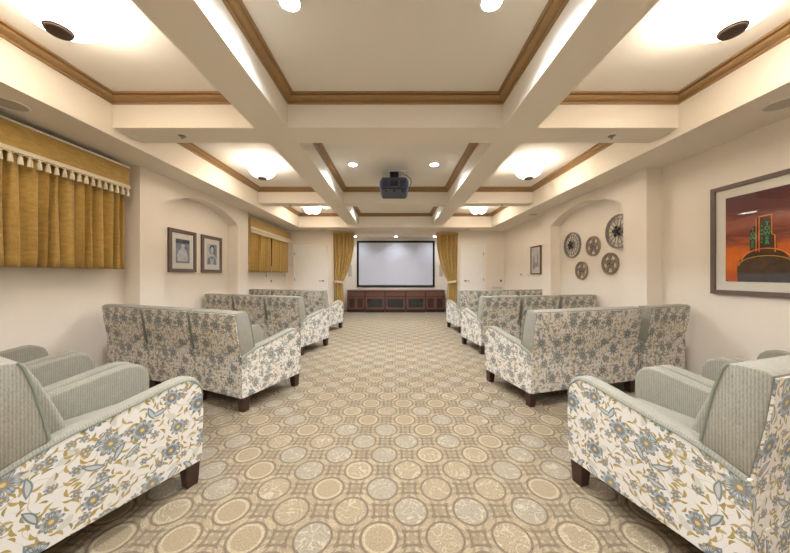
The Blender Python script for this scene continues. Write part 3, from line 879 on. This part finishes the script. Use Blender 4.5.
bmesh.ops.rotate(bm, verts=bm.verts, cent=(0, 0, 0), matrix=Matrix.Rotation(-pi/2, 3, 'X')); bmesh.ops.translate(bm, verts=bm.verts, vec=(0, hl-.005, .085))
finish(bm, 'lens', M['black'], t, 40)
bm = NB(); box(bm, -.065, .065, -.06, .06, .165, .20, .004, 1); tube(bm, [(0, 0, .19), (0, 0, .34)], .028, 14); box(bm, -.07, .07, -.07, .07, .22, .335, .004, 1)
finish(bm, 'mount', M['black'], t)
bm = NB(); box(bm, -.2, .2, -.08, .08, .335, .36, .004, 1); finish(bm, 'ceiling_plate', M['white'], t)
bm = NB(); tube(bm, [(.14, 0, .335), (.15, 0, .31), (.20, -.05, .28), (.27, -.05, .22), (.275, 0, .16), (.24, .05, .10), (.20, .10, .09)], .006, 6); finish(bm, 'cable', M['black'], t, 50)
for k, dx in enumerate((-.13, .0, .13)):
    bm = NB(); tube(bm, [(dx, -.2, -.01), (dx, -.2, -.03)], .014, 10); finish(bm, 'foot', M['black'], t)

# ------------------------------------------------------------------ ceiling lights
def bowl_light(x, y, label):
    t = thing('bowl_light', label, 'ceiling light', (x, y, ZC), 0, 'frosted bowl ceiling lights')
    bm = NB(); lathe(bm, [(0, 0), (.066, 0), (.066, -.010), (.050, -.024), (.0, -.026)], n=32); finish(bm, 'canopy', M['steel'], t, 40)
    bm = NB(); tube(bm, [(0, 0, -.02), (0, 0, -.235)], .008, 10)
    for k in range(3):
        a = 2*pi*k/3; tube(bm, [(.0, 0, -.05), (.05*cos(a), .05*sin(a), -.09), (.055*cos(a), .055*sin(a), -.12)], .006, 6)
    finish(bm, 'stem', M['steel'], t, 40)
    bm = NB(); prof = [(.0, -.222), (.06, -.220), (.11, -.205), (.15, -.178), (.178, -.142), (.192, -.108), (.197, -.104), (.184, -.140), (.155, -.184), (.113, -.212), (.06, -.2275), (0, -.229)]
    lathe(bm, [(r, z) for r, z in prof], n=48); finish(bm, 'glass_bowl', M['bowl'], t, 60)
    bm = NB(); lathe(bm, [(0, -.228), (.066, -.228), (.066, -.233), (.060, -.236), (.060, -.240), (.062, -.244), (.056, -.252), (0, -.256)], n=32); finish(bm, 'finial_disc', M['bronze'], t, 40)
    L = bpy.data.lights.new('bulb', 'POINT'); L.energy = WARM_P; L.color = WARM; L.shadow_soft_size = .05
    o = bpy.data.objects.new('bulb', L); col.objects.link(o); o.parent = t; o.location = (.0, .04, -.15)
def bl(y, i, s):
    return 'frosted glass bowl light in the %s %s coffer' % (('added unseen rearmost', 'nearest', 'second', 'farthest')[i], 'left' if s < 0 else 'right')
for i, y in enumerate((-.72, 1.70, 4.30, 6.90)):  # rearmost pair is unseen, added as fill light from behind the camera
    for s in (-1, 1): bowl_light(s*2.01, y, bl(y, i, s))
def led(x, y, z, label, power, rad=.06, group='recessed ceiling downlights'):
    t = thing('recessed_light', label, 'downlight', (x, y, z), 0, group)
    bm = NB(); lathe(bm, [(rad, -.001), (rad+.022, -.001), (rad+.022, -.005), (rad+.006, -.010), (rad, -.008), (rad, -.001)], n=32, cap=False); finish(bm, 'trim_ring', M['white'], t, 40)
    bm = NB(); lathe(bm, [(0, -.001), (rad, -.001), (rad, -.010), (rad*.8, -.013), (0, -.014)], n=32); finish(bm, 'lens', M['led'], t, 40)
    L = bpy.data.lights.new('lamp', 'SPOT'); L.energy = power; L.color = COOL; L.shadow_soft_size = .05; L.spot_size = radians(152); L.spot_blend = 1.0
    o = bpy.data.objects.new('lamp', L); col.objects.link(o); o.parent = t; o.location = (0, 0, -.02)
for i, y in enumerate((-.72, 1.76, 4.37, 6.90)):  # downlights of the first bay are out of view, added for fill
    for s in (-1, 1):
        led(s*.625-.03, y, ZC, 'round white downlight at the %s of the %s centre coffer' % ('left' if s < 0 else 'right', ('added unseen rearmost', 'nearest', 'second', 'farthest')[i]), LED_P)
for x, n in ((-1.28, 'left'), (0.02, 'middle'), (1.25, 'right')):
    led(x, 9.10, ZH, 'small downlight in the alcove ceiling above the screen, %s of three' % n, 6, .045, 'alcove downlights above the screen')

# sprinklers, speakers, small fittings
for x, y, n in ((-2.14, 2.86, 'near left'), (2.17, 2.86, 'near right'), (-2.1, 5.70, 'far left'), (2.13, 5.70, 'far right')):
    t = thing('sprinkler_head', 'small metal sprinkler head under the %s cross beam' % n, 'sprinkler', (x, y, ZB), 0, 'ceiling sprinkler heads')
    bm = NB(); lathe(bm, [(0, 0), (.034, 0), (.032, -.004), (.014, -.007), (0, -.007)], n=20); finish(bm, 'escutcheon', M['steel'], t, 40)
    bm = NB(); lathe(bm, [(0, -.007), (.006, -.007), (.006, -.016), (.003, -.018), (.003, -.023), (.013, -.024), (.013, -.026), (0, -.027)], n=14); finish(bm, 'nozzle', M['steel'], t, 40)
for x, y, n in ((-2.97, 2.19, 'left soffit near the first window'), (2.97, 2.19, 'right soffit above the large picture'), (3.0, 6.2, 'right soffit beyond the niche'),
                (-2.1, 8.3, 'end soffit left of the screen'), (2.08, 8.3, 'end soffit right of the screen')):
    t = thing('ceiling_speaker', 'round flush speaker in the '+n, 'speaker', (x, y, ZS), 0, 'round ceiling speakers')
    bm = NB(); lathe(bm, [(.092, 0), (.108, 0), (.106, -.006), (.094, -.007), (.092, -.001)], n=40, cap=False); finish(bm, 'bezel', M['white'], t, 40)
    bm = NB(); lathe(bm, [(0, -.001), (.093, -.001), (.093, -.004), (0, -.005)], n=40); finish(bm, 'grille', M['grille'], t, 40)
t = thing('thermostat', 'small white thermostat on the right wall beyond the poster', 'thermostat', (W, 7.37, 1.12), -pi/2)
bm = NB(); box(bm, -.06, .06, -.03, 0, 0, .13, .006, 2); finish(bm, 'housing', M['white'], t)
bm = NB(); box(bm, -.03, .03, -.033, -.029, .06, .10, .002, 1); finish(bm, 'display', M['proj2'], t)
t = thing('light_switch', 'small white switch plate between thermostat and poster', 'switch', (W, 7.02, 1.13), -pi/2)
bm = NB(); box(bm, -.036, .036, -.008, 0, 0, .115, .003, 1); finish(bm, 'plate', M['white'], t)
bm = NB(); box(bm, -.008, .008, -.018, -.007, .045, .07, .002, 1); finish(bm, 'toggle', M['white'], t)
t = thing('wall_vent', 'low slotted white vent on the front wall right of the right door', 'vent', (3.05, D, .76), 0)
bm = NB(); box(bm, -.16, .16, -.008, 0, 0, .085, .003, 1); finish(bm, 'frame', M['white'], t)
bm = NB()
for k in range(5): box(bm, -.145, .145, -.014, -.007, .012+k*.0135, .018+k*.0135)
finish(bm, 'louvre', M['grille'], t)
t = thing('wall_control', 'small dark round control on the front wall right of the right door', 'wall control', (3.17, D, 1.01), 0)
bm = NB(); disc(bm, .035, -.006, 0); finish(bm, 'plate', M['steel'], t); bm = NB(); disc(bm, .022, -.03, -.006); finish(bm, 'knob', M['bronze'], t)
t = thing('wall_outlet', 'small dark outlet on the left wall below the far window curtains', 'outlet', (-W, 7.5, 1.0), pi/2)
bm = NB(); box(bm, -.03, .03, -.008, 0, 0, .06, .003, 1); finish(bm, 'plate', M['steel'], t); bm = NB(); disc(bm, .016, -.014, -.008, 0, .03); finish(bm, 'socket', M['black'], t)

# ------------------------------------------------------------------ camera, world
w = bpy.data.worlds.new('world'); scene.world = w; w.use_nodes = True
w.node_tree.nodes['Background'].inputs[0].default_value = (.9, .85, .8, 1); w.node_tree.nodes['Background'].inputs[1].default_value = .3
cam = bpy.data.cameras.new('camera'); cam.sensor_width = 36; cam.lens = 285*36/790; cam.clip_start = .05
cam.shift_x = -(.5)/790; cam.shift_y = -(-2.0)/790*-1
co = bpy.data.objects.new('camera', cam); col.objects.link(co)
co.location = (0, 0, EYE); co.rotation_euler = (pi/2, 0, 0)
scene.camera = co
vs = scene.view_settings; vs.view_transform = 'Standard'; vs.look = 'None'; vs.exposure = 2.2; vs.gamma = 1; vs.use_curve_mapping = False
